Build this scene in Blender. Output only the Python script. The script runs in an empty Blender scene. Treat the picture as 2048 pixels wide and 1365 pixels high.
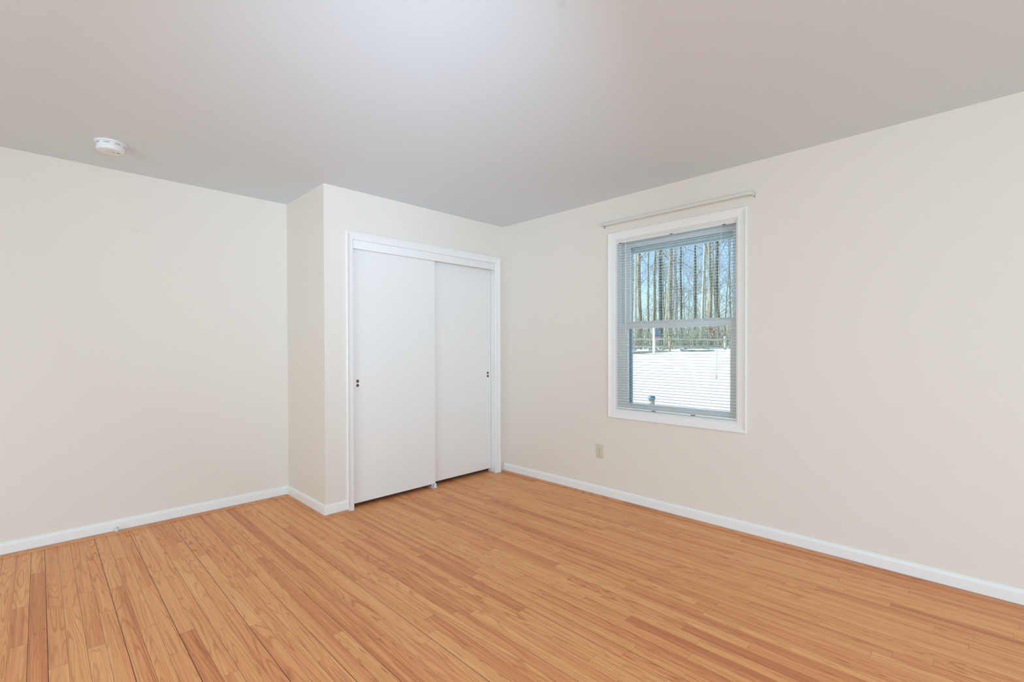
import bpy, bmesh, math, random
from mathutils import Vector, Matrix
PI = math.pi
S = bpy.context.scene
COL = S.collection

# ------------------------------------------------------------------ camera
cam_d = bpy.data.cameras.new('camera')
cam = bpy.data.objects.new('camera', cam_d); COL.objects.link(cam)
S.camera = cam
def set_camera(C, yaw, pitch, roll, f_px, px, py):
    f = Vector((math.sin(yaw)*math.cos(pitch), math.cos(yaw)*math.cos(pitch), math.sin(pitch)))
    r = Vector((math.cos(yaw), -math.sin(yaw), 0)); u = r.cross(f)
    r2 = r*math.cos(roll) + u*math.sin(roll); u2 = -r*math.sin(roll) + u*math.cos(roll)
    M = Matrix((r2, u2, -f)).transposed().to_4x4(); M.translation = C
    cam.matrix_world = M
    cam_d.sensor_fit = 'HORIZONTAL'; cam_d.sensor_width = 36.0
    cam_d.lens = f_px/2048*36
    cam_d.shift_x = -(px-1024)/2048; cam_d.shift_y = (py-682.5)/2048
    cam_d.clip_start = 0.05; cam_d.clip_end = 500
set_camera(Vector((-3.2856, -3.4075, 1.2417)), 0.78621, -0.008807, -0.00265, 945.05, 1024, 703.1)

# ------------------------------------------------------------------ view, sky, sun, lights
S.view_settings.view_transform = 'Standard'
S.view_settings.look = 'None'
S.view_settings.exposure = 0.0
S.view_settings.gamma = 1.0
S.view_settings.use_curve_mapping = False
S.cycles.diffuse_bounces = 6
S.cycles.max_bounces = 14
S.cycles.transparent_max_bounces = 16

W = bpy.data.worlds.new('sky'); S.world = W; W.use_nodes = True
wn = W.node_tree; bg = wn.nodes['Background']
sky = wn.nodes.new('ShaderNodeTexSky'); sky.sky_type = 'NISHITA'
sky.sun_disc = False; sky.sun_elevation = math.radians(34); sky.sun_rotation = math.radians(335)
sky.air_density = 1.0; sky.dust_density = 0.6; sky.ozone_density = 1.0
tint = wn.nodes.new('ShaderNodeMix'); tint.data_type = 'RGBA'; tint.blend_type = 'MULTIPLY'; tint.inputs[0].default_value = 1.0
tint.inputs[7].default_value = (0.88, 0.97, 1.08, 1)      # colder winter sky
wn.links.new(sky.outputs[0], tint.inputs[6]); wn.links.new(tint.outputs[2], bg.inputs[0]); bg.inputs[1].default_value = 0.25

def lamp(name, kind, loc, target, energy, color, size=None, size_y=None, spread=None):
    d = bpy.data.lights.new(name, kind); d.energy = energy; d.color = color
    o = bpy.data.objects.new(name, d); COL.objects.link(o); o.location = loc
    o.rotation_euler = (Vector(target)-Vector(loc)).to_track_quat('-Z', 'Y').to_euler()
    if size: d.size = size
    if size_y: d.shape = 'RECTANGLE'; d.size_y = size_y
    if spread: d.spread = math.radians(spread)
    return o
sun = lamp('sun', 'SUN', (-13, 28, 20), (0, 0, 0), 8.0, (1.0, 0.95, 0.86)); sun.data.angle = math.radians(0.6)
# the photographer's flash, held above the camera and bounced off the white ceiling ahead
lamp('bounce_flash', 'AREA', (-3.0, -3.2, 1.6), (-1.2, 0, 2.30), 7.0, (0.545, 0.755, 1.0), size=0.25, spread=70)
# added fill: broad area lamps on the unseen rear and left walls
lamp('rear_fill', 'AREA', (-3.4, -6.46, 1.3), (-3.4, 0, 1.3), 113.0, (0.49, 0.77, 1.0), size=3.6, size_y=1.9)
lamp('left_fill', 'AREA', (-6.16, -2.6, 1.3), (0, -2.6, 1.3), 79.0, (0.55, 0.84, 1.0), size=2.6, size_y=1.8)

# ------------------------------------------------------------------ materials
def lin(c):
    return tuple(((v/255)/12.92 if v/255 <= 0.04045 else (((v/255)+0.055)/1.055)**2.4) for v in c)
def new_mat(name):
    m = bpy.data.materials.new(name); m.use_nodes = True
    return m, m.node_tree.nodes, m.node_tree.links, m.node_tree.nodes['Principled BSDF']
def mat(name, col, rough=0.5, metal=0.0, spec=0.5, noise=0.0, nscale=30.0, bump=0.0):
    """plain procedural surface: colour with a faint noise mottling and a fine bump"""
    m, N, L, b = new_mat(name)
    b.inputs['Roughness'].default_value = rough; b.inputs['Metallic'].default_value = metal
    b.inputs['Specular IOR Level'].default_value = spec
    tc = N.new('ShaderNodeTexCoord')
    nz = N.new('ShaderNodeTexNoise'); nz.inputs['Scale'].default_value = nscale; nz.inputs['Detail'].default_value = 4
    L.new(tc.outputs['Object'], nz.inputs['Vector'])
    mx = N.new('ShaderNodeMix'); mx.data_type = 'RGBA'
    L.new(nz.outputs[0], mx.inputs[0])
    k = noise
    mx.inputs[6].default_value = tuple(min(1, c*(1-k)) for c in col)+(1,)
    mx.inputs[7].default_value = tuple(min(1, c*(1+k)) for c in col)+(1,)
    L.new(mx.outputs[2], b.inputs['Base Color'])
    if bump:
        bp = N.new('ShaderNodeBump'); bp.inputs['Strength'].default_value = bump; bp.inputs['Distance'].default_value = 0.002
        L.new(nz.outputs[0], bp.inputs['Height']); L.new(bp.outputs[0], b.inputs['Normal'])
    return m
def paint(name, col, marks=(), rough=0.55, spec=0.3, scale=(1, 1, 1)):
    """wall paint; marks = (x, y, z, radius, darkening) small scuffs and patches on it"""
    m, N, L, b = new_mat(name)
    b.inputs['Roughness'].default_value = rough; b.inputs['Specular IOR Level'].default_value = spec
    geo = N.new('ShaderNodeNewGeometry')
    nz = N.new('ShaderNodeTexNoise'); nz.inputs['Scale'].default_value = 260; nz.inputs['Detail'].default_value = 3
    L.new(geo.outputs['Position'], nz.inputs['Vector'])
    bp = N.new('ShaderNodeBump'); bp.inputs['Strength'].default_value = 0.06; bp.inputs['Distance'].default_value = 0.001
    L.new(nz.outputs[0], bp.inputs['Height']); L.new(bp.outputs[0], b.inputs['Normal'])
    cur = None
    wob = N.new('ShaderNodeTexNoise'); wob.inputs['Scale'].default_value = 45; wob.inputs['Detail'].default_value = 4
    L.new(geo.outputs['Position'], wob.inputs['Vector'])
    prev = None
    for (x, y, z, r, k) in marks:
        d = N.new('ShaderNodeVectorMath'); d.operation = 'DISTANCE'; d.inputs[1].default_value = (x, y, z)
        L.new(geo.outputs['Position'], d.inputs[0])
        a = N.new('ShaderNodeMath'); a.operation = 'MULTIPLY_ADD'; a.inputs[1].default_value = r*1.1; 
        L.new(wob.outputs[0], a.inputs[0]); L.new(d.outputs['Value'], a.inputs[2])
        mr = N.new('ShaderNodeMapRange'); mr.interpolation_type = 'SMOOTHSTEP'
        mr.inputs[1].default_value = r*0.9; mr.inputs[2].default_value = r*1.6
        mr.inputs[3].default_value = 1-k; mr.inputs[4].default_value = 1
        L.new(a.outputs[0], mr.inputs[0])
        if prev is None: prev = mr.outputs[0]
        else:
            mu = N.new('ShaderNodeMath'); mu.operation = 'MULTIPLY'
            L.new(prev, mu.inputs[0]); L.new(mr.outputs[0], mu.inputs[1]); prev = mu.outputs[0]
    if prev is None: b.inputs['Base Color'].default_value = col+(1,)
    else:
        mx = N.new('ShaderNodeMix'); mx.data_type = 'RGBA'
        mx.inputs[6].default_value = (0, 0, 0, 1); mx.inputs[7].default_value = col+(1,)
        L.new(prev, mx.inputs[0]); L.new(mx.outputs[2], b.inputs['Base Color'])
    return m

CREAM = (0.845, 0.765, 0.685)
M = {}
M['wall_right'] = paint('cream wall paint right', CREAM, [(0, -0.655, 1.785, .012, .05), (0, -0.70, 1.792, .014, .04), (0, -0.735, 1.79, .012, .03),
                                                   (0, -2.065, 0.396, .007, .10), (0, -2.082, 0.394, .007, .08)])
M['wall_back'] = paint('cream wall paint back', CREAM, [(-2.825, .7238, 2.055, .022, .05), (-2.80, .7238, 2.046, .012, .05), (-2.76, .7238, 2.075, .012, .03),
                                                 (-1.93, .7238, 0.36, .010, .03)])
M['wall'] = paint('cream wall paint', CREAM)
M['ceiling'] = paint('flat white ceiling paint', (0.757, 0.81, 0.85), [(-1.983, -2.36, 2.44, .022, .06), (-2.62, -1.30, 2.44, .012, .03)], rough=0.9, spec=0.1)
M['trim'] = mat('white semi gloss trim', (0.91, 0.88, 0.845), 0.35, noise=0.01)
M['door'] = mat('white painted door', (0.905, 0.868, 0.825), 0.42, noise=0.008)
M['vinyl'] = mat('white vinyl', (0.83, 0.815, 0.785), 0.35, noise=0.01)
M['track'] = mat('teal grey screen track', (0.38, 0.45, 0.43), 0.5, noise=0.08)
M['blind'] = mat('white enamelled slat', (0.76, 0.755, 0.735), 0.35, noise=0.01)
M['rail'] = mat('grey white blind rail', (0.82, 0.83, 0.80), 0.4, noise=0.01)
M['cord'] = mat('white cord', (0.8, 0.8, 0.78), 0.8, noise=0.05, nscale=400)
M['plug'] = mat('brown plug', (0.10, 0.07, 0.05), 0.5, noise=0.1)
M['rod'] = mat('ivory enamelled rod', (0.74, 0.72, 0.64), 0.4, noise=0.02)
M['rodend'] = mat('grey rod bracket', (0.36, 0.36, 0.34), 0.45, metal=0.3, noise=0.05)
M['outlet'] = mat('almond plastic', (0.70, 0.63, 0.49), 0.4, noise=0.02)
M['socket'] = mat('almond socket face', (0.72, 0.65, 0.52), 0.35, noise=0.02)
M['dark'] = mat('dark slot', (0.03, 0.028, 0.025), 0.6, noise=0.1)
M['brass'] = mat('aged brass', (0.17, 0.14, 0.06), 0.35, metal=1.0, noise=0.15, nscale=200)
M['plastic'] = mat('white plastic', (0.86, 0.86, 0.85), 0.35, noise=0.01)
M['plastic_warm'] = mat('warm white plastic', (0.80, 0.79, 0.75), 0.4, noise=0.01)
M['grey'] = mat('grey metal', (0.45, 0.47, 0.47), 0.35, metal=0.6, noise=0.05)
M['rubber'] = mat('white rubber', (0.80, 0.79, 0.76), 0.7, noise=0.03)
M['concrete'] = mat('exterior siding', (0.55, 0.55, 0.53), 0.8, noise=0.1)

def glass_mat():
    m, N, L, b = new_mat('window glass'); N.remove(b)
    out = N['Material Output']
    tr = N.new('ShaderNodeBsdfTransparent'); tr.inputs[0].default_value = (0.90, 0.96, 0.97, 1)
    gl = N.new('ShaderNodeBsdfGlossy'); gl.inputs['Roughness'].default_value = 0.0; gl.inputs[0].default_value = (1, 1, 1, 1)
    fr = N.new('ShaderNodeFresnel'); fr.inputs[0].default_value = 1.4
    mx = N.new('ShaderNodeMixShader')
    L.new(fr.outputs[0], mx.inputs[0]); L.new(tr.outputs[0], mx.inputs[1]); L.new(gl.outputs[0], mx.inputs[2])
    L.new(mx.outputs[0], out.inputs[0])
    return m
M['glass'] = glass_mat()

def wood_mat(name, boards):
    """oak: per board tone and seed from face attributes, UVs in metres (u across, v along)"""
    m, N, L, b = new_mat(name)
    uv = N.new('ShaderNodeUVMap'); uv.uv_map = 'UVMap'
    sep = N.new('ShaderNodeSeparateXYZ'); L.new(uv.outputs[0], sep.inputs[0])
    def attr(n):
        a = N.new('ShaderNodeAttribute'); a.attribute_name = n; return a.outputs['Fac']
    def math_(op, a, c=None, d=None):
        n = N.new('ShaderNodeMath'); n.operation = op
        for i, v in enumerate((a, c, d)):
            if v is None: continue
            if isinstance(v, (int, float)): n.inputs[i].default_value = v
            else: L.new(v, n.inputs[i])
        return n.outputs[0]
    tone, seed = attr('tone'), attr('seed')
    u, v = sep.outputs[0], sep.outputs[1]
    def vec(su, sv, ss):
        c = N.new('ShaderNodeCombineXYZ')
        L.new(math_('MULTIPLY', u, su), c.inputs[0]); L.new(math_('MULTIPLY', v, sv), c.inputs[1]); L.new(math_('MULTIPLY', seed, ss), c.inputs[2])
        return c.outputs[0]
    def noise(vc, detail, rough=0.5, dist=0.0):
        n = N.new('ShaderNodeTexNoise'); n.inputs['Scale'].default_value = 1.0; n.inputs['Detail'].default_value = detail
        n.inputs['Roughness'].default_value = rough; n.inputs['Distortion'].default_value = dist
        L.new(vc, n.inputs['Vector']); return n.outputs[0]
    # annual rings: contour lines of a long soft noise (cathedral figure)
    field = noise(vec(15, 0.8, 37), 1.0, 0.4, 0.12)
    fine = noise(vec(60, 6.0, 53), 3.0, 0.6)
    f2 = math_('MULTIPLY_ADD', fine, 0.035, field)
    rings = math_('PINGPONG', math_('MULTIPLY', f2, 34.0), 1.0)
    ringline = N.new('ShaderNodeMapRange'); ringline.interpolation_type = 'SMOOTHSTEP'
    ringline.inputs[1].default_value = 0.0; ringline.inputs[2].default_value = 0.45; ringline.inputs[3].default_value = 1; ringline.inputs[4].default_value = 0
    L.new(rings, ringline.inputs[0])
    pores = noise(vec(520, 9, 71), 2.0, 0.6)
    porel = N.new('ShaderNodeMapRange'); porel.inputs[1].default_value = 0.48; porel.inputs[2].default_value = 0.75
    L.new(pores, porel.inputs[0])
    broad = noise(vec(30, 0.6, 19), 3.0, 0.5)
    streak = noise(vec(150, 1.1, 29), 3.0, 0.55)
    # tone
    t = math_('MULTIPLY_ADD', tone, 0.23, 0.50)
    t = math_('MULTIPLY_ADD', math_('SUBTRACT', broad, 0.5), 0.85, t)
    t = math_('MULTIPLY_ADD', math_('SUBTRACT', streak, 0.5), 0.55, t)
    ramp = N.new('ShaderNodeValToRGB'); e = ramp.color_ramp.elements
    e[0].position = 0.0; e[0].color = lin((194, 116, 75))+(1,)
    e[1].position = 1.0; e[1].color = lin((252, 196, 136))+(1,)
    for pos, c in ((0.28, (217, 138, 90)), (0.5, (237, 162, 106)), (0.75, (246, 179, 120))):
        n = ramp.color_ramp.elements.new(pos); n.color = lin(c)+(1,)
    L.new(t, ramp.inputs[0])
    rstr = math_('MULTIPLY', ringline.outputs[0], math_('MULTIPLY_ADD', noise(vec(9, 0.8, 91), 1.0), 1.7, -0.35))
    dark = math_('ADD', math_('MULTIPLY', rstr, 0.80), math_('MULTIPLY', porel.outputs[0], 0.32))
    dark = math_('MINIMUM', math_('MAXIMUM', dark, 0.0), 0.75)
    mx = N.new('ShaderNodeMix'); mx.data_type = 'RGBA'; mx.blend_type = 'MULTIPLY'
    L.new(dark, mx.inputs[0]); L.new(ramp.outputs[0], mx.inputs[6]); mx.inputs[7].default_value = (0.60, 0.43, 0.30, 1)
    col = mx.outputs[2]
    rgh = math_('MULTIPLY_ADD', porel.outputs[0], 0.12, 0.36)
    if boards:
        gl, gr, ln, wd = attr('gap_a'), attr('gap_b'), attr('len'), attr('wid')
        ga = math_('LESS_THAN', u, gl); gb = math_('GREATER_THAN', u, math_('SUBTRACT', wd, gr))
        g1 = math_('LESS_THAN', v, 0.0008)
        gap = math_('MINIMUM', math_('ADD', math_('ADD', ga, gb), math_('MULTIPLY', g1, 0.8)), 1.0)
        m2 = N.new('ShaderNodeMix'); m2.data_type = 'RGBA'
        L.new(math_('MULTIPLY', gap, 0.92), m2.inputs[0]); L.new(col, m2.inputs[6]); m2.inputs[7].default_value = lin((50, 24, 12))+(1,)
        col = m2.outputs[2]
    else:
        hs = N.new('ShaderNodeHueSaturation'); hs.inputs['Saturation'].default_value = 0.92; hs.inputs['Value'].default_value = 0.80
        L.new(col, hs.inputs['Color']); col = hs.outputs[0]
    L.new(col, b.inputs['Base Color']); L.new(rgh, b.inputs['Roughness'])
    b.inputs['Specular IOR Level'].default_value = 0.22
    bp = N.new('ShaderNodeBump'); bp.inputs['Strength'].default_value = 0.12; bp.inputs['Distance'].default_value = 0.0006
    L.new(math_('SUBTRACT', 1.0, dark), bp.inputs['Height']); L.new(bp.outputs[0], b.inputs['Normal'])
    return m
M['oak'] = wood_mat('golden oak strip flooring', True)
M['oak_trim'] = wood_mat('golden oak moulding', False)

def bark(name, c1, c2, scale=3.0):
    m, N, L, b = new_mat(name)
    tc = N.new('ShaderNodeTexCoord'); mp = N.new('ShaderNodeMapping'); mp.inputs['Scale'].default_value = (scale, scale, scale*0.25)
    nz = N.new('ShaderNodeTexNoise'); nz.inputs['Scale'].default_value = 2; nz.inputs['Detail'].default_value = 5
    L.new(tc.outputs['Object'], mp.inputs[0]); L.new(mp.outputs[0], nz.inputs['Vector'])
    r = N.new('ShaderNodeValToRGB'); r.color_ramp.elements[0].position = 0.35; r.color_ramp.elements[1].position = 0.68
    r.color_ramp.elements[0].color = c1+(1,); r.color_ramp.elements[1].color = c2+(1,)
    L.new(nz.outputs[0], r.inputs[0]); L.new(r.outputs[0], b.inputs['Base Color'])
    b.inputs['Roughness'].default_value = 0.9; b.inputs['Specular IOR Level'].default_value = 0.1
    return m
M['bark'] = bark('grey brown bark', (0.16, 0.15, 0.10), (0.40, 0.37, 0.26))
M['bark_tan'] = bark('tan bark', (0.28, 0.19, 0.10), (0.55, 0.40, 0.24))
M['bark_dark'] = bark('dark mossy bark', (0.06, 0.08, 0.06), (0.16, 0.18, 0.13))
M['bark_pale'] = bark('pale bark', (0.42, 0.41, 0.31), (0.62, 0.58, 0.44))
M['twig'] = bark('grey twig', (0.22, 0.23, 0.21), (0.38, 0.38, 0.33), 8)  # distant haze put into the colour: twigs lightened, the air stays clear
M['brush'] = bark('olive brush', (0.20, 0.22, 0.15), (0.36, 0.36, 0.26), 8)
M['leaf'] = bark('rust dry leaf', (0.45, 0.24, 0.16), (0.62, 0.42, 0.32), 9)
M['fence'] = bark('weathered split rail', (0.44, 0.43, 0.32), (0.62, 0.60, 0.46), 6)
M['fence_tan'] = bark('tan split post', (0.42, 0.32, 0.18), (0.62, 0.50, 0.32), 6)
M['snow'] = mat('snow', (0.88, 0.89, 0.91), 0.7, noise=0.03, nscale=2)
M['teal'] = mat('teal paint', (0.05, 0.20, 0.24), 0.4, noise=0.08)
M['pink'] = mat('dusty pink paint', (0.45, 0.25, 0.32), 0.5, noise=0.08)
M['postwhite'] = mat('white post paint', (0.85, 0.85, 0.83), 0.5, noise=0.02)

# ------------------------------------------------------------------ mesh helpers
def mesh_obj(name, bm, m, parent=None, smooth=False):
    me = bpy.data.meshes.new(name)
    bmesh.ops.recalc_face_normals(bm, faces=bm.faces)
    bm.to_mesh(me); bm.free()
    if smooth:
        for p in me.polygons: p.use_smooth = True
    me.materials.append(m)
    o = bpy.data.objects.new(name, me); COL.objects.link(o)
    if parent: o.parent = parent
    return o
def auto(o, ang=40):
    me = o.data
    for p in me.polygons: p.use_smooth = True
    bm = bmesh.new(); bm.from_mesh(me)
    for e in bm.edges:
        if len(e.link_faces) == 2 and e.calc_face_angle(0) > math.radians(ang): e.smooth = False
    bm.to_mesh(me); bm.free(); return o
def box(bm, x0, x1, y0, y1, z0, z1, bev=0.0, seg=1):
    v = [bm.verts.new((x, y, z)) for x in (x0, x1) for y in (y0, y1) for z in (z0, z1)]
    F = [(0, 1, 3, 2), (4, 6, 7, 5), (0, 4, 5, 1), (2, 3, 7, 6), (0, 2, 6, 4), (1, 5, 7, 3)]
    fs = [bm.faces.new([v[i] for i in f]) for f in F]
    if bev:
        es = list({e for f in fs for e in f.edges})
        bmesh.ops.bevel(bm, geom=es, offset=bev, segments=seg, affect='EDGES', profile=0.5)
def boxobj(name, dims, m, parent=None, bev=0.0, seg=2):
    bm = bmesh.new(); box(bm, *dims, bev=bev, seg=seg); o = mesh_obj(name, bm, m, parent)
    return auto(o) if bev else o
def tube(bm, pts, rads, n=6, cap=True):
    pts = [Vector(p) for p in pts]; rings = []
    up = Vector((0, 0, 1))
    for i, p in enumerate(pts):
        d = (pts[min(i+1, len(pts)-1)]-pts[max(i-1, 0)])
        if d.length < 1e-9: d = Vector((0, 0, 1))
        d.normalize()
        a = d.cross(up) if abs(d.dot(up)) < 0.95 else d.cross(Vector((1, 0, 0)))
        a.normalize(); b2 = d.cross(a)
        r = rads[i] if hasattr(rads, '__len__') else rads
        rings.append([bm.verts.new(p+(a*math.cos(2*PI*k/n)+b2*math.sin(2*PI*k/n))*r) for k in range(n)])
    for A, B in zip(rings, rings[1:]):
        for k in range(n): bm.faces.new((A[k], A[(k+1) % n], B[(k+1) % n], B[k]))
    if cap:
        bm.faces.new(rings[0][::-1]); bm.faces.new(rings[-1])
def lathe(bm, prof, n=32, M4=None, close=True):
    """prof: (r, h) pairs round +Z, transformed by M4"""
    M4 = M4 or Matrix.Identity(4); rings = []
    for r, h in prof:
        if r < 1e-6: rings.append([bm.verts.new(M4 @ Vector((0, 0, h)))])
        else: rings.append([bm.verts.new(M4 @ Vector((r*math.cos(2*PI*k/n), r*math.sin(2*PI*k/n), h))) for k in range(n)])
    for A, B in zip(rings, rings[1:]):
        for k in range(n):
            a, b2 = A[k % len(A)], A[(k+1) % len(A)]; c, d = B[(k+1) % len(B)], B[k % len(B)]
            vs = []
            for q in (a, b2, c, d):
                if q not in vs: vs.append(q)
            if len(vs) > 2: bm.faces.new(vs)
def moulding(bm, p0, p1, out, prof, k0=0.0, k1=0.0, up=Vector((0, 0, 1))):
    """profile (offset along out, offset along up) swept from p0 to p1; k = mitre slope at each end (+1 outward, -1 inward) against the out offset"""
    p0, p1, out = Vector(p0), Vector(p1), Vector(out); d = (p1-p0).normalized()
    A = [bm.verts.new(p0 - d*k0*o + out*o + up*h) for o, h in prof]
    B = [bm.verts.new(p1 + d*k1*o + out*o + up*h) for o, h in prof]
    n = len(prof)
    for i in range(n): bm.faces.new((A[i], A[(i+1) % n], B[(i+1) % n], B[i]))
    bm.faces.new(A[::-1]); bm.faces.new(B)
def set_wood_attrs(o, axis_v, axis_u, seedbase=1.0, tone=0.0):
    me = o.data; uvl = me.uv_layers.new(name='UVMap')
    for l in me.loops:
        c = me.vertices[l.vertex_index].co
        uvl.data[l.index].uv = (c.dot(axis_u), c.dot(axis_v))
    for n_, v_ in (('tone', tone), ('seed', seedbase)):
        a = me.attributes.new(n_, 'FLOAT', 'FACE')
        for i in range(len(me.polygons)): a.data[i].value = v_
def empty(name, loc, label, cat, group=None, kind=None):
    o = bpy.data.objects.new(name, None); COL.objects.link(o); o.location = loc
    o.empty_display_size = 0.05
    return tag(o, label, cat, group, kind)
def tag(o, label, cat, group=None, kind=None):
    o['label'] = label; o['category'] = cat
    if group: o['group'] = group
    if kind: o['kind'] = kind
    return o
def struct(o, label, cat): return tag(o, label, cat, None, 'structure')
def child(name, bm, m, root, smooth=False, world=True):
    """mesh given in world coordinates, stored relative to its root's location"""
    off = Vector((0, 0, 0)); r = root
    while r is not None: off += r.location; r = r.parent
    bmesh.ops.translate(bm, verts=bm.verts, vec=-off)
    return mesh_obj(name, bm, m, root, smooth)

# ------------------------------------------------------------------ room shell
H = 2.44; WC = 1.811; D = 0.7238; XL = -6.2; YF = -6.5; TR = 0.14
WY0, WY1, WZ0, WZ1 = -2.250, -1.306, 0.731, 2.099      # clear window opening
OX0, OX1, OZ = -1.590, -0.100, 2.066                    # closet opening

def walls():
    bm = bmesh.new()   # wall with the window
    box(bm, 0, TR, WY1, D+0.15, -0.3, H+.1); box(bm, 0, TR, YF-.15, WY0, -0.3, H+.1)
    box(bm, 0, TR, WY0, WY1, -0.3, WZ0); box(bm, 0, TR, WY0, WY1, WZ1, H+.1)
    struct(mesh_obj('wall_right', bm, M['wall_right']), 'cream painted wall with the window in it', 'wall')
    struct(boxobj('wall_back', (XL-.15, TR, D, D+.15, -.3, H+.1), M['wall_back']), 'cream painted wall of the alcove at the left of the closet', 'wall')
    struct(boxobj('wall_left', (XL-.15, XL, YF-.15, D, -.3, H+.1), M['wall']), 'cream painted wall left of the frame', 'wall')
    struct(boxobj('wall_front', (XL, 0, YF-.15, YF, -.3, H+.1), M['wall']), 'cream painted wall behind the camera', 'wall')
    bm = bmesh.new()
    box(bm, -WC, OX0-.018, 0, .115, 0, H); box(bm, OX1+.018, 0, 0, .115, 0, H); box(bm, OX0-.018, OX1+.018, 0, .115, OZ+.018, H)
    box(bm, -WC, -WC+.115, .115, D, 0, H)
    struct(mesh_obj('wall_closet', bm, M['wall']), 'cream painted closet box standing out into the room', 'wall')
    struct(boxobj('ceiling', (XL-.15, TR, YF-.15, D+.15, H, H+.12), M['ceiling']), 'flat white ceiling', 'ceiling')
walls()

# ------------------------------------------------------------------ floor: oak strips running toward the camera
JOINTS = [(-3.296, 0.29), (-3.359, -0.147), (-3.245, -0.261), (-3.183, -0.313), (-3.018, 0.216), (-3.008, -0.227), (-2.947, 0.201), (-2.895, -0.327), (-2.829, -0.082), (-2.766, -0.28), (-2.596, -0.107), (-2.545, -0.29), (-2.839, -0.944), (-2.726, -1.026), (-3.401, -0.36), (-2.256, -0.706), (-2.135, -0.228), (-1.898, -0.514), (-1.89, -1.663), (-2.376, -1.426), (-2.084, -1.711), (-2.208, -1.468), (-1.668, -1.039), (-1.567, -1.403), (-0.952, -1.058), (-0.736, -1.21), (-0.7, -1.507), (-1.21, -1.696), (-1.144, -2.106), (-1.512, -1.805), (-1.412, -2.014), (-1.379, -2.262), (-1.253, -2.472), (-1.727, -2.308), (-0.228, -2.574), (-0.275, -2.866), (-0.437, -2.914), (-0.387, -3.096), (-0.206, -3.147), (-0.099, -3.336)]
TONES = [(-3.298, 0.067, -0.5), (-3.355, -0.406, -0.5), (-3.382, 0.115, 0.5), (-3.005, -0.403, -0.45), (-2.621, -0.435, 0.8), (-2.83, -1.058, -0.9), (-2.265, -0.509, -0.9), (-2.147, -0.443, 0.3), (-1.905, -0.709, -0.7), (-1.931, -1.401, -0.8), (-2.367, -1.496, 0.5), (-2.372, -1.368, -0.6), (-2.303, -1.437, -0.5), (-2.059, -1.788, 0.7), (-1.657, -1.19, -0.6), (-1.205, -1.078, -0.5), (-0.958, -1.157, -0.5), (-0.71, -1.37, -0.6), (-0.662, -1.557, 0.5), (-1.241, -1.629, -0.4), (-1.196, -1.934, 0.7), (-1.157, -2.042, 0.5), (-1.142, -2.166, -0.3), (-1.48, -1.893, -0.7), (-1.384, -2.537, -1), (-1.252, -2.537, -0.8), (-1.332, -2.435, 0.6), (-0.202, -2.665, 0.5), (-0.453, -2.972, -0.4), (-0.433, -3.172, -0.6), (-0.252, -3.207, 0.6), (-0.099, -3.4, -0.5), (-1.249, -2.862, -0.8), (-0.674, -2.862, 0.6), (-1.627, -1.66, 0.1), (-2.209, -0.845, 0.2), (-1.94, -1.117, 0.3), (-0.696, -1.924, 0.1), (-1.335, -2.767, 0.4), (-2.228, -1.866, 0.3), (-2.626, -1.084, 0.2), (-2.584, -0.693, 0.25), (-2.583, -1.331, -0.1), (-2.888, -0.765, 0.15), (-3.412, 0.544, 0.3)]
OPEN_SEAMS = {0: .0018, 7: .0020, 4: .0018, 11: .0017, 14: .0014, 16: .0013, 20: .0016, 29: .0016, 24: .0012, -1: .0012, 28: .0012, 2: .0009, 5: .0009, 9: .001, 22: .0009}
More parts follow.
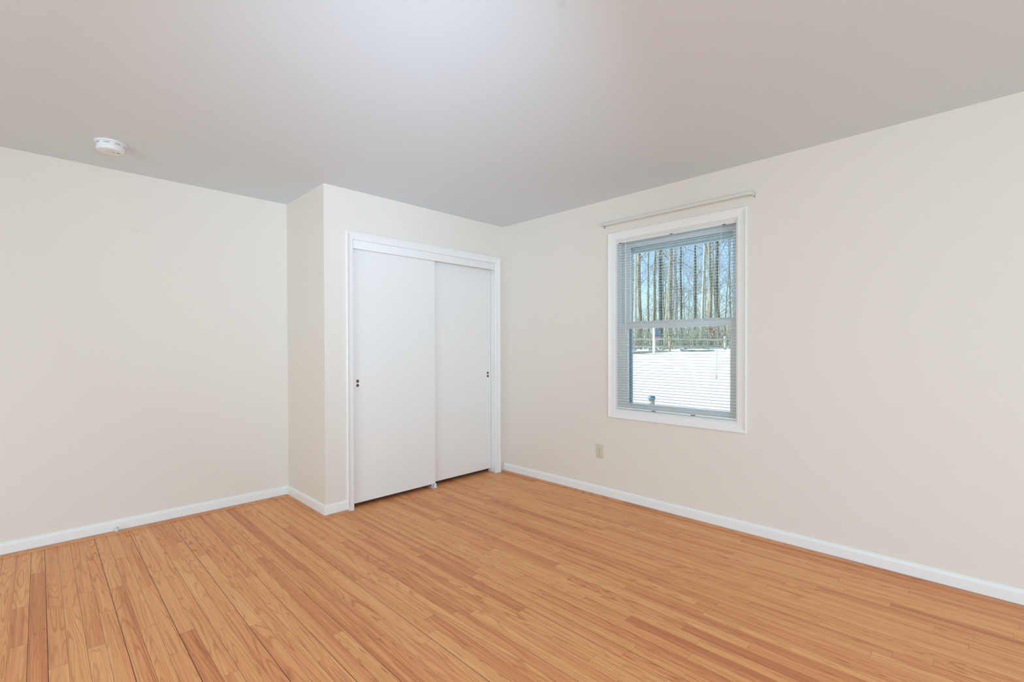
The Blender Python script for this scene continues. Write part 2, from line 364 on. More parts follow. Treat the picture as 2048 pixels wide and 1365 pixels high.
def floor():
    rnd = random.Random(5)
    P = 0.0578; X0 = -3.2703
    k0 = int(math.floor((XL-X0)/P)); k1 = int(math.ceil((0-X0)/P))
    verts, faces, uvs, at = [], [], [], {n: [] for n in ('tone', 'seed', 'gap_a', 'gap_b', 'len', 'wid')}
    seam = {}
    for k in range(k0, k1+1): seam[k] = OPEN_SEAMS.get(k, rnd.choice((.0004, .0005, .0006, .0005, .0007)))
    for k in range(k0, k1):
        xa, xb = max(X0+k*P, XL), min(X0+(k+1)*P, 0)
        js = sorted([y for (x, y) in JOINTS if xa <= x < xb])
        ends = [YF]; lo = YF
        marks = js+[D]
        for j in marks:
            while j-ends[-1] > 1.5:
                ends.append(ends[-1]+rnd.uniform(0.4, min(1.3, (j-ends[-1])*0.75)))
            if j-ends[-1] > 0.06: ends.append(j)
            else: ends[-1] = j if len(ends) > 1 else ends[-1]
        for a, b in zip(ends, ends[1:]):
            ts = [t for (x, y, t) in TONES if xa <= x < xb and a <= y < b]
            tone = ts[0] if ts else max(-.8, min(.9, rnd.gauss(0.10, 0.27)))
            i = len(verts)
            verts += [(xa, a, 0), (xb, a, 0), (xb, b, 0), (xa, b, 0)]
            faces.append((i, i+1, i+2, i+3))
            L_ = b-a; w = xb-xa
            uvs += [(0, 0), (w, 0), (w, L_), (0, L_)]
            for n, v in (('tone', tone), ('seed', rnd.uniform(0, 10)), ('gap_a', seam[k]), ('gap_b', seam[k+1]*.4), ('len', L_), ('wid', w)): at[n].append(v)
    nb = len(faces)
    i = len(verts)   # the slab under the boards
    verts += [(x, y, z) for x in (XL, 0) for y in (YF, D) for z in (-.12, -.0005)]
    for f in ((0, 1, 3, 2), (4, 6, 7, 5), (0, 4, 5, 1), (2, 3, 7, 6), (0, 2, 6, 4)):
        faces.append(tuple(i+q for q in f)); uvs += [(.02, .1)]*4
        for n, v in (('tone', 0), ('seed', 0), ('gap_a', 0), ('gap_b', 0), ('len', 1), ('wid', 1)): at[n].append(v)
    me = bpy.data.meshes.new('floor'); me.from_pydata(verts, [], faces)
    uvl = me.uv_layers.new(name='UVMap')
    for li, c in enumerate(uvs): uvl.data[li].uv = c
    for n, vals in at.items():
        a = me.attributes.new(n, 'FLOAT', 'FACE')
        for q, v in enumerate(vals): a.data[q].value = v
    me.materials.append(M['oak'])
    o = bpy.data.objects.new('floor', me); COL.objects.link(o)
    struct(o, 'golden oak strip floor with dark seams between boards', 'floor')
floor()

# ------------------------------------------------------------------ baseboards with oak shoe moulding
BB = [(0, 0), (.013, 0), (.013, .066), (.0115, .076), (.008, .083), (.003, .087), (0, .087)]
SH = [(.013, 0), (.029, 0), (.028, .007), (.0245, .012), (.019, .0155), (.013, .017)]
def baseboard(name, p0, p1, out, k0, k1, label, e0=0, e1=0):
    bm = bmesh.new(); moulding(bm, p0, p1, out, BB, k0, k1)
    o = auto(mesh_obj(name, bm, M['trim']), 30); struct(o, label, 'baseboard')
    d = (Vector(p1)-Vector(p0)).normalized()
    bm = bmesh.new(); moulding(bm, p0, p1, out, SH, k0, k1)
    s = auto(mesh_obj('shoe_molding', bm, M['oak_trim'], o), 30)
    s['label'] = 'stained oak shoe molding'
    set_wood_attrs(s, d, Vector((0, 0, 1))+Vector(out), seedbase=len(name) * 0.37, tone=0.0)
baseboard('baseboard_back', (XL, D, 0), (-WC, D, 0), (0, -1, 0), -1, -1, 'white baseboard along the alcove wall')
baseboard('baseboard_side', (-WC, D, 0), (-WC, 0, 0), (-1, 0, 0), -1, 1, 'white baseboard on the side of the closet box')
baseboard('baseboard_closet', (-WC, 0, 0), (-1.646, 0, 0), (0, -1, 0), 1, 0, 'short white baseboard left of the closet casing')
baseboard('baseboard_right', (0, -.02, 0), (0, YF, 0), (-1, 0, 0), 0, -1, 'white baseboard under the window wall')
baseboard('baseboard_left', (XL, YF, 0), (XL, D, 0), (1, 0, 0), -1, -1, 'white baseboard on the left wall')

# ------------------------------------------------------------------ closet: casing, header board, jambs, two sliding doors
def casing_profile(w):
    return [(0, 0), (w, 0), (w, .013), (w*.90, .0185), (w*.80, .0155), (w*.70, .0120), (w*.30, .0105), (w*.08, .010), (0, .006)]
def closet():
    # casing lies in the plane y = 0, profile x = distance from opening edge, y = thickness out of the wall
    zi = OZ
    bm = bmesh.new()
    def piece(p0, p1, side, w, m0, m1):
        # side: unit vector away from the opening; m0/m1: mitre (1) or square (0)
        p0, p1, side = Vector(p0), Vector(p1), Vector(side); d = (p1-p0).normalized(); out = Vector((0, -1, 0))
        A = [bm.verts.new(p0 - d*m0*o + side*o + out*t) for o, t in casing_profile(w)]
        B = [bm.verts.new(p1 + d*m1*o + side*o + out*t) for o, t in casing_profile(w)]
        n = len(A)
        for i in range(n): bm.faces.new((A[i], A[(i+1) % n], B[(i+1) % n], B[i]))
        bm.faces.new(A[::-1]); bm.faces.new(B)
    w = .056; xl = -1.590; xr = -0.112
    piece((xl, 0, 0), (xl, 0, zi), (-1, 0, 0), w, 0, 1.13)
    piece((xr, 0, zi), (xr, 0, 0), (1, 0, 0), .064, 1.0, 0)
    piece((xl, 0, zi), (xr, 0, zi), (0, 0, 1), .0635, .88, 1.0)
    struct(auto(mesh_obj('trim_1', bm, M['trim']), 35), 'white moulded casing round the closet opening', 'door casing')
    bm = bmesh.new()
    box(bm, OX0-.018, OX0, .001, .115, 0, OZ); box(bm, OX1, OX1+.018, .001, .115, 0, OZ); box(bm, OX0-.018, OX1+.018, .001, .115, OZ, OZ+.018)
    struct(mesh_obj('trim_2', bm, M['trim']), 'white jamb lining the closet opening', 'door jamb')
    struct(boxobj('trim_3', (OX0, OX1, .002, .018, 2.002, OZ), M['trim'], bev=.001), 'white header board across the top of the closet opening', 'header board')
    struct(boxobj('trim_4', (OX0, OX1, .022, .11, 2.044, OZ), M['grey']), 'steel double track above the sliding closet doors', 'door track')
    def pulls(door, x, y, zs):
        for z in zs:
            bm = bmesh.new()
            Mx = Matrix.Translation((x, y, z)) @ Matrix.Rotation(PI/2, 4, 'X')
            lathe(bm, [(0, .0004), (.0045, .0005), (.0075, .0012), (.0088, .0028), (.0098, .0034), (.0112, .0026), (.0118, .0002)], 28, Mx)
            c = child('finger_pull', bm, M['brass'], door, True); c['label'] = 'round brass finger pull'
    d1 = empty('door_1', (-1.2, .046, .033), 'flat white sliding closet door in front, at the left', 'closet door', kind='structure')
    bm = bmesh.new(); box(bm, -1.588, -.807, .030, .062, .033, 2.043, bev=.0015); auto(child('panel', bm, M['door'], d1))
    pulls(d1, -1.539, .030, (.980, .947))
    d2 = empty('door_2', (-.48, .086, .036), 'flat white sliding closet door behind, at the right', 'closet door', kind='structure')
    bm = bmesh.new(); box(bm, -.860, -.1035, .070, .102, .036, 2.043, bev=.0015); auto(child('panel', bm, M['door'], d2))
    pulls(d2, -.1432, .070, (.987, .955))
    g = empty('door_guide', (-.815, .05, 0), 'small white plastic door guide on the floor where the closet doors meet', 'door guide')
    bm = bmesh.new(); box(bm, -.842, -.797, .012, .104, 0, .005, bev=.001); auto(child('base', bm, M['plastic_warm'], g))
    bm = bmesh.new(); box(bm, -.826, -.802, .022, .029, .005, .034, bev=.0015); auto(child('front_fin', bm, M['plastic'], g))
    bm = bmesh.new(); box(bm, -.826, -.802, .0630, .0690, .005, .044, bev=.0015); auto(child('rear_fin', bm, M['plastic'], g))
closet()

# ------------------------------------------------------------------ window in the right wall
def window():
    r = empty('window_1', (0, (WY0+WY1)/2, WZ0), 'white double hung window with moulded casing in the right wall', 'window', kind='structure')
    bm = bmesh.new()
    def piece(p0, p1, side, w):
        p0, p1, side = Vector(p0), Vector(p1), Vector(side); d = (p1-p0).normalized(); out = Vector((-1, 0, 0))
        A = [bm.verts.new(p0 - d*o + side*o + out*t) for o, t in casing_profile(w)]
        B = [bm.verts.new(p1 + d*o + side*o + out*t) for o, t in casing_profile(w)]
        n = len(A)
        for i in range(n): bm.faces.new((A[i], A[(i+1) % n], B[(i+1) % n], B[i]))
        bm.faces.new(A[::-1]); bm.faces.new(B)
    w = .064; a, b, c, d = WY0+.004, WY1-.001, WZ0+.001, WZ1-.001
    piece((0, b, c), (0, b, d), (0, 1, 0), w); piece((0, b, d), (0, a, d), (0, 0, 1), w)
    piece((0, a, d), (0, a, c), (0, -1, 0), w); piece((0, a, c), (0, b, c), (0, 0, -1), w)
    auto(child('casing', bm, M['trim'], r), 35)
    bm = bmesh.new(); T = .012          # jamb liner
    box(bm, .001, TR-.004, WY1-T, WY1, WZ0, WZ1); box(bm, .001, TR-.004, WY0, WY0+T, WZ0, WZ1)
    box(bm, .001, TR-.004, WY0+T, WY1-T, WZ0, WZ0+T); box(bm, .001, TR-.004, WY0+T, WY1-T, WZ1-T, WZ1)
    # stops standing in from the jambs
    for (x0, x1) in ((.048, .054), (.094, .0985)):
        box(bm, x0, x1, WY1-T-.014, WY1-T, WZ0+T, WZ1-T); box(bm, x0, x1, WY0+T, WY0+T+.014, WZ0+T, WZ1-T)
    child('jamb', bm, M['vinyl'], r)
    bm = bmesh.new()                   # exterior stop in one even teal grey
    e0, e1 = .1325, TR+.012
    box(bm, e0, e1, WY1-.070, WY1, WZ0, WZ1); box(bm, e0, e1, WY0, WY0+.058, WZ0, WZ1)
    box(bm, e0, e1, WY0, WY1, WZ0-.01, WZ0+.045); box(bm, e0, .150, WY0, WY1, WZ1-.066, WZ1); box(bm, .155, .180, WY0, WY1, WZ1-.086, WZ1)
    bm2 = bmesh.new(); box(bm2, .150, .155, WY0, WY1, WZ1-.074, WZ1); box(bm2, .180, .184, WY0, WY1, WZ1-.094, WZ1)
    child('storm_rail', bm2, M['vinyl'], r)
    child('outer_track', bm, M['track'], r)['label'] = 'teal grey outer track'
    def sash(name, x0, x1, y0, y1, z0, z1, st, top, bot, gx):
        bm = bmesh.new()
        box(bm, x0, x1, y1-st, y1, z0, z1); box(bm, x0, x1, y0, y0+st, z0, z1)
        box(bm, x0, x1, y0+st, y1-st, z0, z0+bot); box(bm, x0, x1, y0+st, y1-st, z1-top, z1)
        # glazing bead, a small step inside the frame
        q = .007; xb0 = x0+.006
        for dims in ((xb0, x1-.004, y1-st-q, y1-st, z0+bot, z1-top), (xb0, x1-.004, y0+st, y0+st+q, z0+bot, z1-top),
                     (xb0, x1-.004, y0+st+q, y1-st-q, z0+bot, z0+bot+q), (xb0, x1-.004, y0+st+q, y1-st-q, z1-top-q, z1-top)):
            box(bm, *dims)
        f = child(name, bm, M['vinyl'], r)
        bm = bmesh.new(); box(bm, gx, gx+.004, y0+st+.002, y1-st-.002, z0+bot+.002, z1-top-.002)
        child('pane', bm, M['glass'], f)
    y0, y1 = WY0+T, WY1-T
    sash('upper_sash', .099, .132, y0, y1, 1.395, WZ1-T, .052, .036, .042, .115)
    sash('lower_sash', .055, .093, y0, y1, WZ0+T, 1.428, .053, .034, .040, .074)
    for y in (-1.50, -1.98):
        bm = bmesh.new(); box(bm, .052, .082, y-.022, y+.022, 1.428, 1.433, bev=.001); lathe(bm, [(.011, 0), (.011, .008), (.006, .012), (0, .012)], 16, Matrix.Translation((.067, y, 1.433)))
        child('sash_lock', bm, M['vinyl'], r)
window()

def fill_frame(name, label, horizontal, c, w, h):
    # casing added round a fill lamp on a solid, unseen wall
    r = empty(name, c, label, 'window', kind='structure'); bm = bmesh.new()
    def bar(u0, u1, z0, z1, d0, d1):
        if horizontal: box(bm, c[0]+u0, c[0]+u1, c[1]+d0, c[1]+d1, c[2]+z0, c[2]+z1)
        else: box(bm, c[0]+d0, c[0]+d1, c[1]+u0, c[1]+u1, c[2]+z0, c[2]+z1)
    t = .07
    for u0, u1, z0, z1 in ((-w/2-t, -w/2, -h/2-t, h/2+t), (w/2, w/2+t, -h/2-t, h/2+t), (-w/2, w/2, h/2, h/2+t), (-w/2, w/2, -h/2-t, -h/2)): bar(u0, u1, z0, z1, 0, .06)
    child('casing', bm, M['trim'], r)
fill_frame('fill_frame_rear', 'wide white frame added round the fill lamp behind the camera', True, (-3.4, YF, 1.3), 3.62, 1.92)
fill_frame('fill_frame_left', 'white frame added round the fill lamp left of the camera', False, (XL, -2.6, 1.3), 2.62, 1.82)

# ------------------------------------------------------------------ mini blind
def blind():
    y0, y1 = WY0+.010, WY1-.010; xc = .0235
    r = empty('mini_blind', (xc, (y0+y1)/2, WZ0), 'white horizontal mini blind lowered with open slats inside the window frame', 'window blind')
    bm = bmesh.new(); box(bm, .010, .037, y0, y1, 2.071, 2.094, bev=.0015); auto(child('headrail', bm, M['rail'], r))
    for y in (-1.345, -1.775, -2.155):
        bm = bmesh.new(); box(bm, .0085, .0105, y-.011, y+.011, 2.069, 2.074); child('cord_slot', bm, M['dark'], r)
    bm = bmesh.new(); z = 2.055; n = 0
    while z > .772:
        prev = None
        for i in range(6):
            t = -1+2*i/5; x = xc+t*.0125; zz = z+.0012*(1-t*t)+.0009*t
            cur = [bm.verts.new((x, y0+.004, zz)), bm.verts.new((x, y1-.004, zz))]
            if prev: bm.faces.new((prev[0], prev[1], cur[1], cur[0]))
            prev = cur
        z -= .0212; n += 1
    o = child('slats', bm, M['blind'], r, True)
    sm = o.modifiers.new('thick', 'SOLIDIFY'); sm.thickness = .0004; sm.offset = 0
    bm = bmesh.new(); box(bm, xc-.012, xc+.012, y0+.002, y1-.002, WZ0+.0135, WZ0+.029, bev=.003); br = auto(child('bottom_rail', bm, M['rail'], r))
    for y in (-1.634, -1.941):
        bm = bmesh.new(); box(bm, xc-.0128, xc-.0115, y-.016, y+.016, WZ0+.0175, WZ0+.0235); child('rail_plug', bm, M['plug'], br)
    bm = bmesh.new(); box(bm, xc-.013, xc+.013, y0-.001, y0+.004, WZ0+.0135, WZ0+.030); child('end_cap', bm, M['rail'], br)
    for y in (-1.457, -1.776, -2.097):
        bm = bmesh.new()
        for x in (xc-.0135, xc+.0135): tube(bm, [(x, y, 2.072), (x, y, WZ0+.028)], .00045, 5)
        zz = 2.055
        child('ladder_cord', bm, M['cord'], r)
    bm = bmesh.new(); tube(bm, [(.004, -1.397, 2.068), (.003, -1.3985, 1.70), (.002, -1.400, 1.335)], .0036, 8)
    tube(bm, [(.010, -1.3965, 2.075), (.004, -1.397, 2.066)], .0015, 6)
    child('tilt_wand', bm, M['plastic'], r, True)
    bm = bmesh.new()
    tube(bm, [(.006, -2.137, 2.072), (.004, -2.133, 1.80), (.004, -2.115, 1.45), (.005, -2.109, 1.05)], .0009, 5)
    tube(bm, [(.006, -2.141, 2.072), (.004, -2.136, 1.80), (.004, -2.117, 1.45), (.005, -2.109, 1.05)], .0009, 5)
    lathe(bm, [(0, .03), (.004, .028), (.006, .0), (0, -.002)], 10, Matrix.Translation((.006, -2.109, 1.022)))
    child('lift_cord', bm, M['cord'], r, True)
blind()

# ------------------------------------------------------------------ curtain rod
def curtain_rod():
    yl, yr, z = -1.205, -2.352, 2.230
    r = empty('curtain_rod', (0, (yl+yr)/2, z), 'ivory flat curtain rod mounted above the window', 'curtain rod')
    path = [(-.003, yl)] + [(-.034, yl)]
    for i in range(1, 7):
        a = i/6*PI/2; path.append((-.034-.024*math.sin(a), yl-.024*(1-math.cos(a))))
    rp = []
    for i in range(0, 7):
        a = i/6*PI/2; rp.append((-.034-.024*math.cos(a), yr+.024-.024*math.sin(a)))
    path += rp + [(-.003, yr)]
    hh = .0125; th = .004
    prof = [(-th, -hh*.8), (-th*.3, -hh), (th*.6, -hh*.75), (th, 0), (th*.6, hh*.75), (-th*.3, hh), (-th, hh*.8)]
    bm = bmesh.new(); rings = []
    for i, p in enumerate(path):
        a = Vector(path[min(i+1, len(path)-1)])-Vector(path[max(i-1, 0)]); a.normalize()
        nrm = Vector((a.y, -a.x))            # outward from the bracket loop
        if nrm.x > 0 and abs(a.y) > .5: nrm = -nrm
        rings.append([bm.verts.new((p[0]+nrm.x*o, p[1]+nrm.y*o, z+h)) for o, h in prof])
    n = len(prof)
    for A, B in zip(rings, rings[1:]):
        for k in range(n): bm.faces.new((A[k], A[(k+1) % n], B[(k+1) % n], B[k]))
    bm.faces.new(rings[0][::-1]); bm.faces.new(rings[-1])
    auto(child('rod', bm, M['rod'], r), 50)
    for y in (yl, yr):
        bm = bmesh.new(); box(bm, -.003, 0, y-.005, y+.005, z-.021, z+.008, bev=.001); s = 1 if y == yl else -1
        box(bm, -.026, 0, y-.003*s-.0015, y-.003*s+.0015, z-.009, z+.009)
        b = child('bracket', bm, M['rodend'], r); b['label'] = 'grey metal wall bracket'
curtain_rod()

# ------------------------------------------------------------------ wall outlet
def outlet():
    y, z = -1.1545, .3765
    r = empty('wall_outlet', (0, y, z), 'almond duplex wall outlet low on the wall left of the window', 'outlet')
    bm = bmesh.new(); box(bm, -.0055, 0, y-.0355, y+.0355, z-.0575, z+.0575, bev=.003, seg=3); auto(child('cover_plate', bm, M['outlet'], r))
    for dz in (.0195, -.0195):
        bm = bmesh.new()
        outl = []
        for k in range(24):
            a = 2*PI*k/24; outl.append((.0172*math.cos(a), max(-.0125, min(.0125, .0172*math.sin(a)))))
        A = [bm.verts.new((-.0050, y+p, z+dz+q)) for p, q in outl]; B = [bm.verts.new((-.0080, y+p*.97, z+dz+q*.97)) for p, q in outl]
        for k in range(24): bm.faces.new((A[k], A[(k+1) % 24], B[(k+1) % 24], B[k]))
        bm.faces.new(B)
        s = child('receptacle', bm, M['socket'], r)
        bm = bmesh.new()
        for dy, hh in ((.0065, .0046), (-.0065, .0038)): box(bm, -.0084, -.0078, y+dy-.0012, y+dy+.0012, z+dz+.003-hh, z+dz+.003+hh)
        lathe(bm, [(.0026, 0), (.0026, .0006), (0, .0006)], 12, Matrix.Translation((-.0078, y, z+dz-.0072)) @ Matrix.Rotation(-PI/2, 4, 'Y'))
        child('slots', bm, M['dark'], s)
    bm = bmesh.new(); lathe(bm, [(.0032, 0), (.003, .001), (0, .0014)], 14, Matrix.Translation((-.0055, y, z)) @ Matrix.Rotation(-PI/2, 4, 'Y')); child('screw', bm, M['grey'], r)
outlet()

# ------------------------------------------------------------------ smoke detector
def smoke():
    cx, cy = -2.980, .205
    r = empty('smoke_detector', (cx, cy, H), 'round white smoke detector on the ceiling', 'smoke detector')
    T = Matrix.Translation((cx, cy, H)) @ Matrix.Rotation(PI, 4, 'X')
    bm = bmesh.new(); lathe(bm, [(0, 0), (.0735, 0), (.0740, .004), (.0725, .0085), (.065, .010), (0, .010)], 48, T); auto(child('base', bm, M['plastic'], r))
    bm = bmesh.new(); lathe(bm, [(.0650, .009), (.0655, .015), (.0655, .040), (.0640, .0470), (.0610, .0505), (.055, .0515), (0, .0525)], 48, T); auto(child('body', bm, M['plastic'], r), 35)
    # vent slots round the rim
    for k in range(8):
        bm = bmesh.new(); a0 = 2*PI*k/8+.15; n = 8; A = []
        for (rr, h) in ((.0648, .0150), (.0662, .0150), (.0662, .0195), (.0648, .0195)):
            A.append([bm.verts.new(T @ Vector((rr*math.cos(a0+.42*i/n), rr*math.sin(a0+.42*i/n), h))) for i in range(n+1)])
        for q in range(4):
            for i in range(n): bm.faces.new((A[q][i], A[q][i+1], A[(q+1) % 4][i+1], A[(q+1) % 4][i]))
        bm.faces.new([A[q][0] for q in range(4)]); bm.faces.new([A[q][n] for q in range(4)])
        child('vent_slot', bm, M['grey'], r)
    bm = bmesh.new(); lathe(bm, [(.0185, .0512), (.0182, .0530), (.0160, .0538), (0, .0542)], 28, T); auto(child('test_button', bm, M['plastic_warm'], r))
    bm = bmesh.new(); lathe(bm, [(.0185, .0514), (.0185, .0527), (.0210, .0527), (.0210, .0514)], 28, T); child('button_ring', bm, M['grey'], r)
    c = T @ Vector((.034, .006, .053)); bm = bmesh.new(); box(bm, c.x-.007, c.x+.007, c.y-.0015, c.y+.0015, c.z-.0006, c.z+.001); child('indicator_slot', bm, M['dark'], r)
smoke()

# ------------------------------------------------------------------ door stop on the alcove baseboard
def door_stop():
    x, z = -2.931, .034; y = D-.0125
    r = empty('door_stop', (x, y, z), 'small white tipped door stop screwed to the alcove baseboard', 'door stop')
    T = Matrix.Translation((x, y, z)) @ Matrix.Rotation(PI/2, 4, 'X')
    bm = bmesh.new(); lathe(bm, [(0, 0), (.0125, 0), (.0125, .003), (.009, .007), (.0055, .010), (.0050, .040), (0, .040)], 24, T); auto(child('stem', bm, M['plastic_warm'], r))
    bm = bmesh.new(); lathe(bm, [(0, .038), (.0095, .038), (.0105, .042), (.0105, .050), (.0085, .054), (0, .055)], 24, T); auto(child('rubber_tip', bm, M['rubber'], r))
door_stop()

# ------------------------------------------------------------------ outside: snow, fence, woods
def gz(x, y):
    if x < .3: return -.35
    z = -.35+.0475*(x-.3)
    if x > 27: z = .918+.02*(x-27)
    return z
def snow():
    bm = bmesh.new(); rnd = random.Random(3)
    xs = [-60, -20, -5, .3]+[.3+2*i for i in range(1, 14)]+[27+.7*i for i in range(1, 24)]+[46+6*i for i in range(12)]+[180]
    ys = [-80, -40, -20]+[-16+2*i for i in range(5)]+[-6+.8*i for i in range(40)]+[27+6*i for i in range(9)]+[140]
    V = []
    for x in xs:
        row = []
        for y in ys:
            dz = 0
            if x > 24 and x < 45: dz = rnd.uniform(-.05, .16)*min(1, (x-24)/5)
            elif x > 4: dz = rnd.uniform(-.02, .02)
            row.append(bm.verts.new((x, y, gz(x, y)+dz)))
        V.append(row)
    for i in range(len(xs)-1):
        for j in range(len(ys)-1): bm.faces.new((V[i][j], V[i+1][j], V[i+1][j+1], V[i][j+1]))
    struct(mesh_obj('snow_ground', bm, M['snow'], smooth=True), 'snow covered yard seen through the window', 'snow')
snow()

def rail_bar(bm, p, q, r, rnd, n=7):
    p, q = Vector(p), Vector(q); pts = []; rr = []
    for i in range(n):
        t = i/(n-1); pts.append(p.lerp(q, t)+Vector((rnd.uniform(-.02, .02), rnd.uniform(-.02, .02), rnd.uniform(-.03, .03)))); rr.append(r*rnd.uniform(.85, 1.1)*(.6 if i in (0, n-1) else 1))
    tube(bm, pts, rr, 6)
def fence():
    rnd = random.Random(8)
    posts = [(13.10, 24.04), (15.67, 21.47), (18.24, 18.90), (20.82, 16.33), (23.39, 13.76), (25.95, 11.18), (28.53, 8.60), (31.11, 6.03), (33.7, 3.45), (36.3, .88)]
    r = empty('rail_fence', (25.95, 11.18, .9), 'weathered split rail fence across the snow in front of the woods', 'fence')
    tops = {5: 1.93, 6: 1.95}
    for i, (x, y) in enumerate(posts):
        bm = bmesh.new(); b = gz(x, y); t = tops.get(i, 1.92)
        tube(bm, [(x, y, b-.2), (x+.01, y, b+.5), (x, y+.01, t-.05), (x, y, t)], [.09, .085, .08, .05], 7)
        child('post', bm, M['fence_tan'] if i == 5 else M['fence'], r)
    for a, b in zip(posts, posts[1:]):
        for h in (1.70, 1.22):
            bm = bmesh.new(); rail_bar(bm, (a[0], a[1], h+rnd.uniform(-.08, .06)), (b[0], b[1], h+rnd.uniform(-.06, .08)), .062, rnd)
            child('rail', bm, M['fence'], r)
    bm = bmesh.new(); rail_bar(bm, (21.6, 12.7, gz(21.6, 0)+.12), (25.2, 10.9, gz(25.2, 0)+.14), .085, rnd)
    tag(mesh_obj('fallen_rail', bm, M['fence_tan'], smooth=True), 'tan log lying on the snow at the foot of the fence', 'log')
    bm = bmesh.new(); rail_bar(bm, (26.1, 10.5, gz(26.1, 0)+.10), (27.6, 8.9, gz(27.6, 0)+.06), .05, rnd)
    rail_bar(bm, (26.2, 10.6, gz(26.2, 0)+.16), (27.0, 9.2, gz(27, 0)+.3), .03, rnd)
    tag(mesh_obj('fallen_branch', bm, M['bark'], smooth=True), 'dark fallen branch half buried in the snow right of the tan fence post', 'branch')
fence()

def grow(bmT, bmB, rnd, H_, r0, lean=(0, 0), first=.35, nb=11, fork=None, twigs=True, wob=.10):
    """trunk into bmT, branches into bmB, both from the origin up"""
    pts, rr = [], []; n = 11; x = y = 0
    for i in range(n):
        t = i/(n-1)
        pts.append(Vector((x+lean[0]*H_*t, y+lean[1]*H_*t, H_*t-.4*(i == 0)))); rr.append(max(r0*(1-.80*t), .02))
        x += rnd.uniform(-wob, wob)*.9; y += rnd.uniform(-wob, wob)*.9
    tube(bmT, pts, rr, 8)
    def at(t):
        f = t*(n-1); i = min(int(f), n-2); return pts[i].lerp(pts[i+1], f-i), rr[i]+(rr[i+1]-rr[i])*(f-i)
    def limb(p, d, L, r, lvl):
        q = [p]; d = d.copy(); k = 5 if lvl < 2 else 3
        for i in range(k):
            d += Vector((rnd.uniform(-.22, .22), rnd.uniform(-.22, .22), rnd.uniform(-.02, .16))); d.normalize(); q.append(q[-1]+d*L/k)
        tube(bmB, q, [r*(1-.75*i/k) for i in range(k+1)], 4 if lvl < 2 else 3, cap=False)
        if lvl >= 3: return
        m = {0: 6, 1: 5, 2: 3}[lvl]
        if lvl == 2 and not twigs: return
        for i in range(m):
            t = rnd.uniform(.25, 1); f = t*k; a = min(int(f), k-1); s = q[a].lerp(q[a+1], f-a)
            dd = (q[a+1]-q[a]).normalized(); sd = Vector((rnd.uniform(-1, 1), rnd.uniform(-1, 1), rnd.uniform(-.2, .7))).normalized()
            limb(s, (dd*.8+sd*.75).normalized(), L*rnd.uniform(.38, .62), max(r*.42, .0055), lvl+1)
    for i in range(nb):
        t = first+(1-first)*(i+rnd.random())/nb; t = min(t, .98)
        p, r = at(t); a = rnd.uniform(0, 2*PI); el = rnd.uniform(.25, .95)
        limb(p, Vector((math.cos(a)*math.cos(el), math.sin(a)*math.cos(el), math.sin(el))), H_*rnd.uniform(.13, .26)*(1.15-t*.5), max(r*.38, .02), 0)
    if fork:
        p, r = at(fork); a = Vector((-.25, .35, 1)).normalized(); limb(p, a, H_*.45, r*.75, 0)

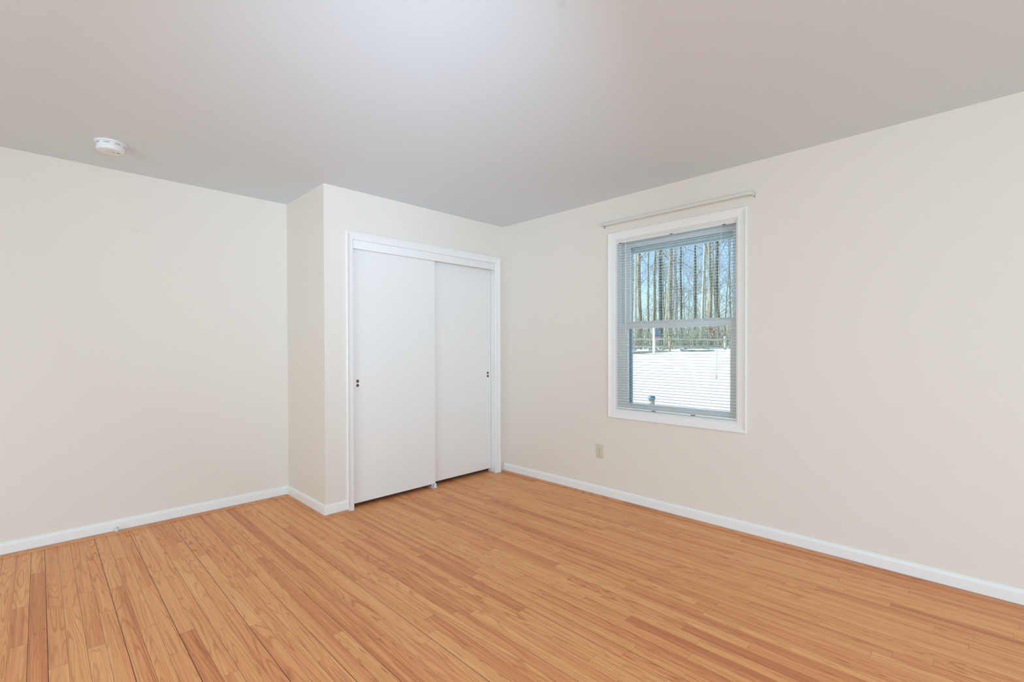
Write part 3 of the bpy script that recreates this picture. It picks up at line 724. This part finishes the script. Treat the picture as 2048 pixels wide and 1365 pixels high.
def woods():
    T = [  # x, y, height, radius, lean, bark, first branch height, label
        (28.88, 15.35, 19, .14, (.004, -.004), 'bark_pale', .30, 'slim pale tree trunk at the far left edge of the window view'),
        (32.70, 17.20, 22, .19, (.0, .0), 'bark', .34, 'thick grey tree just right of the slim pale trunk at the left edge'),
        (35.31, 17.41, 22, .16, (.002, .0), 'bark', .36, 'grey tree straight above the white post in the yard'),
        (32.12, 14.94, 21, .18, (.002, -.003), 'bark_dark', .30, 'dark mossy tree crossed by a thin pale sapling'),
        (30.42, 13.81, 15, .055, (.012, -.016), 'bark_pale', .40, 'thin pale sapling leaning across the dark mossy tree'),
        (34.52, 15.37, 23, .20, (.0, .0), 'bark', .30, 'stout grey tree rising behind the tan fence post'),
        (44.76, 19.28, 20, .15, (.004, -.004), 'bark_dark', .12, 'bushy low branched tree in the middle of the window view'),
        (39.91, 15.63, 21, .12, (.0, .003), 'bark_dark', .22, 'slim dark tree right of the middle of the window view'),
        (37.37, 13.93, 22, .16, (.0, .0), 'bark_pale', .34, 'straight pale tree left of the forked tan trunk'),
        (34.90, 12.15, 17, .20, (.003, .0), 'bark_tan', .42, 'forked tan trunk with a broken upper stem'),
        (33.90, 11.80, 21, .15, (-.003, .004), 'bark', .36, 'grey beige tree immediately left of the forked tan trunk'),
        (37.36, 12.52, 22, .18, (.0, .0), 'bark_dark', .32, 'dark green tree immediately right of the forked tan trunk'),
        (34.59, 11.05, 15, .07, (-.010, -.03), 'bark', .15, 'thin tree leaning right at the right edge of the window view'),
        (42.20, 21.60, 22, .15, (.0, .002), 'bark', .25, 'far grey tree between the left edge trees and the white post')]
    for i, (x, y, h, r, ln, bk, fb, lab) in enumerate(T):
        rnd = random.Random(40+i); t = empty('bare_tree', (x, y, gz(x, y)), lab, 'tree', 'bare winter trees behind the fence')
        a, b = bmesh.new(), bmesh.new(); grow(a, b, rnd, h, r, ln, fb, 11, fork=.42 if bk == 'bark_tan' else None)
        mesh_obj('trunk', a, M[bk], t, True); mesh_obj('branches', b, M['twig'], t, True)
    # deeper in the woods: slender trees nothing tells apart
    protos = []
    for i in range(4):
        a = bmesh.new(); rnd = random.Random(90+i); grow(a, a, rnd, 19+i, .12+.02*i, (0, 0), .12, 11, twigs=True, wob=.14)
        protos.append(a)
    rnd = random.Random(17); meshes = []
    for i, a in enumerate(protos):
        o = mesh_obj('woodland_tree', a, M['twig'] if i % 2 else M['bark'], None, True); meshes.append(o)
    k = 0; lab = 'slender bare tree deep in the woods beyond the fence'
    for i in range(34):
        az = math.radians(rnd.uniform(57.5, 74.5)); dist = rnd.uniform(60, 115)
        x = -3.2856+dist*math.sin(az); y = -3.4075+dist*math.cos(az)
        src = meshes[i % 4]
        if i < 4: o = src
        else: o = src.copy(); COL.objects.link(o)
        s = rnd.uniform(.85, 1.15); o.location = (x, y, gz(x, y)-.1); o.rotation_euler = (0, 0, rnd.uniform(0, 6.28)); o.scale = (s, s, s)
        tag(o, lab, 'tree', 'slender trees deep in the woods')
    # undergrowth
    bm = bmesh.new(); rnd = random.Random(23)
    for i in range(3300):
        az = math.radians(rnd.uniform(56.5, 72.3) if i < 1300 else rnd.choice((rnd.uniform(34, 56.5), rnd.uniform(72.3, 92)))); dist = 36+26*rnd.random()**1.4
        x = -3.2856+dist*math.sin(az); y = -3.4075+dist*math.cos(az); z = gz(x, y)
        h = rnd.uniform(.6, 2.6); p = Vector((x, y, z-.1)); q = p+Vector((rnd.uniform(-.6, .6), rnd.uniform(-.6, .6), h*.6)); s = q+Vector((rnd.uniform(-.6, .6), rnd.uniform(-.6, .6), h*.5))
        tube(bm, [p, q, s], [.022, .016, .006], 3, cap=False)
    o = mesh_obj('undergrowth', bm, M['brush']); tag(o, 'tangled olive brush at the foot of the woods behind the fence', 'undergrowth', kind='stuff')
    bm = bmesh.new(); rnd = random.Random(29)
    for i in range(1500):
        az = math.radians(rnd.uniform(56.5, 73.5) if i < 480 else rnd.choice((rnd.uniform(34, 56.5), rnd.uniform(73.5, 92)))); dist = rnd.uniform(55, 120)
        x = -3.2856+dist*math.sin(az); y = -3.4075+dist*math.cos(az); z = gz(x, y); h = rnd.uniform(2.5, 7) if i < 480 else rnd.uniform(4, 13)
        p = Vector((x, y, z-.1)); q = p+Vector((rnd.gauss(0, .3), rnd.gauss(0, .3), h*.5)); e = q+Vector((rnd.gauss(0, .5), rnd.gauss(0, .5), h*.5))
        tube(bm, [p, q, e], [.05, .035, .01], 3, cap=False)
        for k in range(3):
            w = p.lerp(e, rnd.uniform(.3, .9)); tube(bm, [w, w+Vector((rnd.gauss(0, .9), rnd.gauss(0, .9), rnd.uniform(.3, 1.6)))], [.02, .006], 3, cap=False)
    o = mesh_obj('sapling_thicket', bm, M['twig']); tag(o, 'hazy grey thicket of thin saplings filling the woods far behind the fence', 'thicket', kind='stuff')
    # young beech that kept its rusty leaves
    t = empty('young_beech', (31.6, 10.4, gz(31.6, 10.4)), 'young tree with rust coloured dry leaves behind the right fence post', 'tree')
    a, b = bmesh.new(), bmesh.new(); rnd = random.Random(61)
    tube(a, [(0, 0, -.2), (.05, 0, .7), (0, .08, 1.4), (.05, 0, 2.1)], [.03, .025, .018, .008], 6)
    for i in range(260):
        c = Vector((rnd.gauss(0, .40), rnd.gauss(0, .40), rnd.uniform(.65, 1.75))); n = Vector((rnd.uniform(-1, 1), rnd.uniform(-1, 1), rnd.uniform(-1, 1))).normalized()
        u = n.orthogonal().normalized()*.075; w = n.cross(u)*.6
        b.faces.new([b.verts.new(c+v) for v in (u, w, -u, -w)])
        if i % 12 == 0: tube(a, [(0, 0, c.z*.7), tuple(c)], [.012, .004], 3, cap=False)
    mesh_obj('stem', a, M['twig'], t); mesh_obj('leaves', b, M['leaf'], t)
woods()

def yard_things():
    # white post with a feeder hung beside it
    x, y = 23.40, 10.92; b = gz(x, y)
    r = empty('feeder_post', (x, y, b), 'white post in the yard with a teal and pink feeder hung beside it', 'post')
    bm = bmesh.new(); box(bm, x-.06, x+.06, y-.06, y+.06, b-.2, 2.72, bev=.008)
    child('post', bm, M['postwhite'], r)
    d = Vector((.71, -.70, 0)); e = Vector((x, y, 0))+d*.21
    bm = bmesh.new(); tube(bm, [(x, y, 2.62), (e.x, e.y, 2.64), (e.x, e.y, 2.5)], .015, 6); child('hanger', bm, M['dark'], r)
    bm = bmesh.new(); lathe(bm, [(0, .62), (.125, .52), (.12, .50), (.11, 0), (0, 0)], 14, Matrix.Translation((e.x, e.y, 1.93))); child('feeder_tube', bm, M['teal'], r, True)
    bm = bmesh.new(); lathe(bm, [(0, 0), (.10, .0), (.15, .10), (.12, .24), (0, .24)], 14, Matrix.Translation((e.x, e.y, 1.69))); child('seed_tray', bm, M['pink'], r, True)
    # low yard lantern close to the house
    x, y = 5.87, 1.56; b = gz(x, y)
    r = empty('yard_lantern', (x, y, b), 'small lantern with a teal cap standing in the snow near the window', 'lantern')
    bm = bmesh.new(); lathe(bm, [(0, -.1), (.066, -.1), (.062, .215), (0, .215)], 14, Matrix.Translation((x, y, b))); child('body', bm, M['fence_tan'], r, True)
    bm = bmesh.new(); lathe(bm, [(.03, .205), (.082, .21), (.080, .235), (.070, .275), (.02, .29), (0, .29)], 14, Matrix.Translation((x, y, b))); child('cap', bm, M['teal'], r, True)
yard_things()
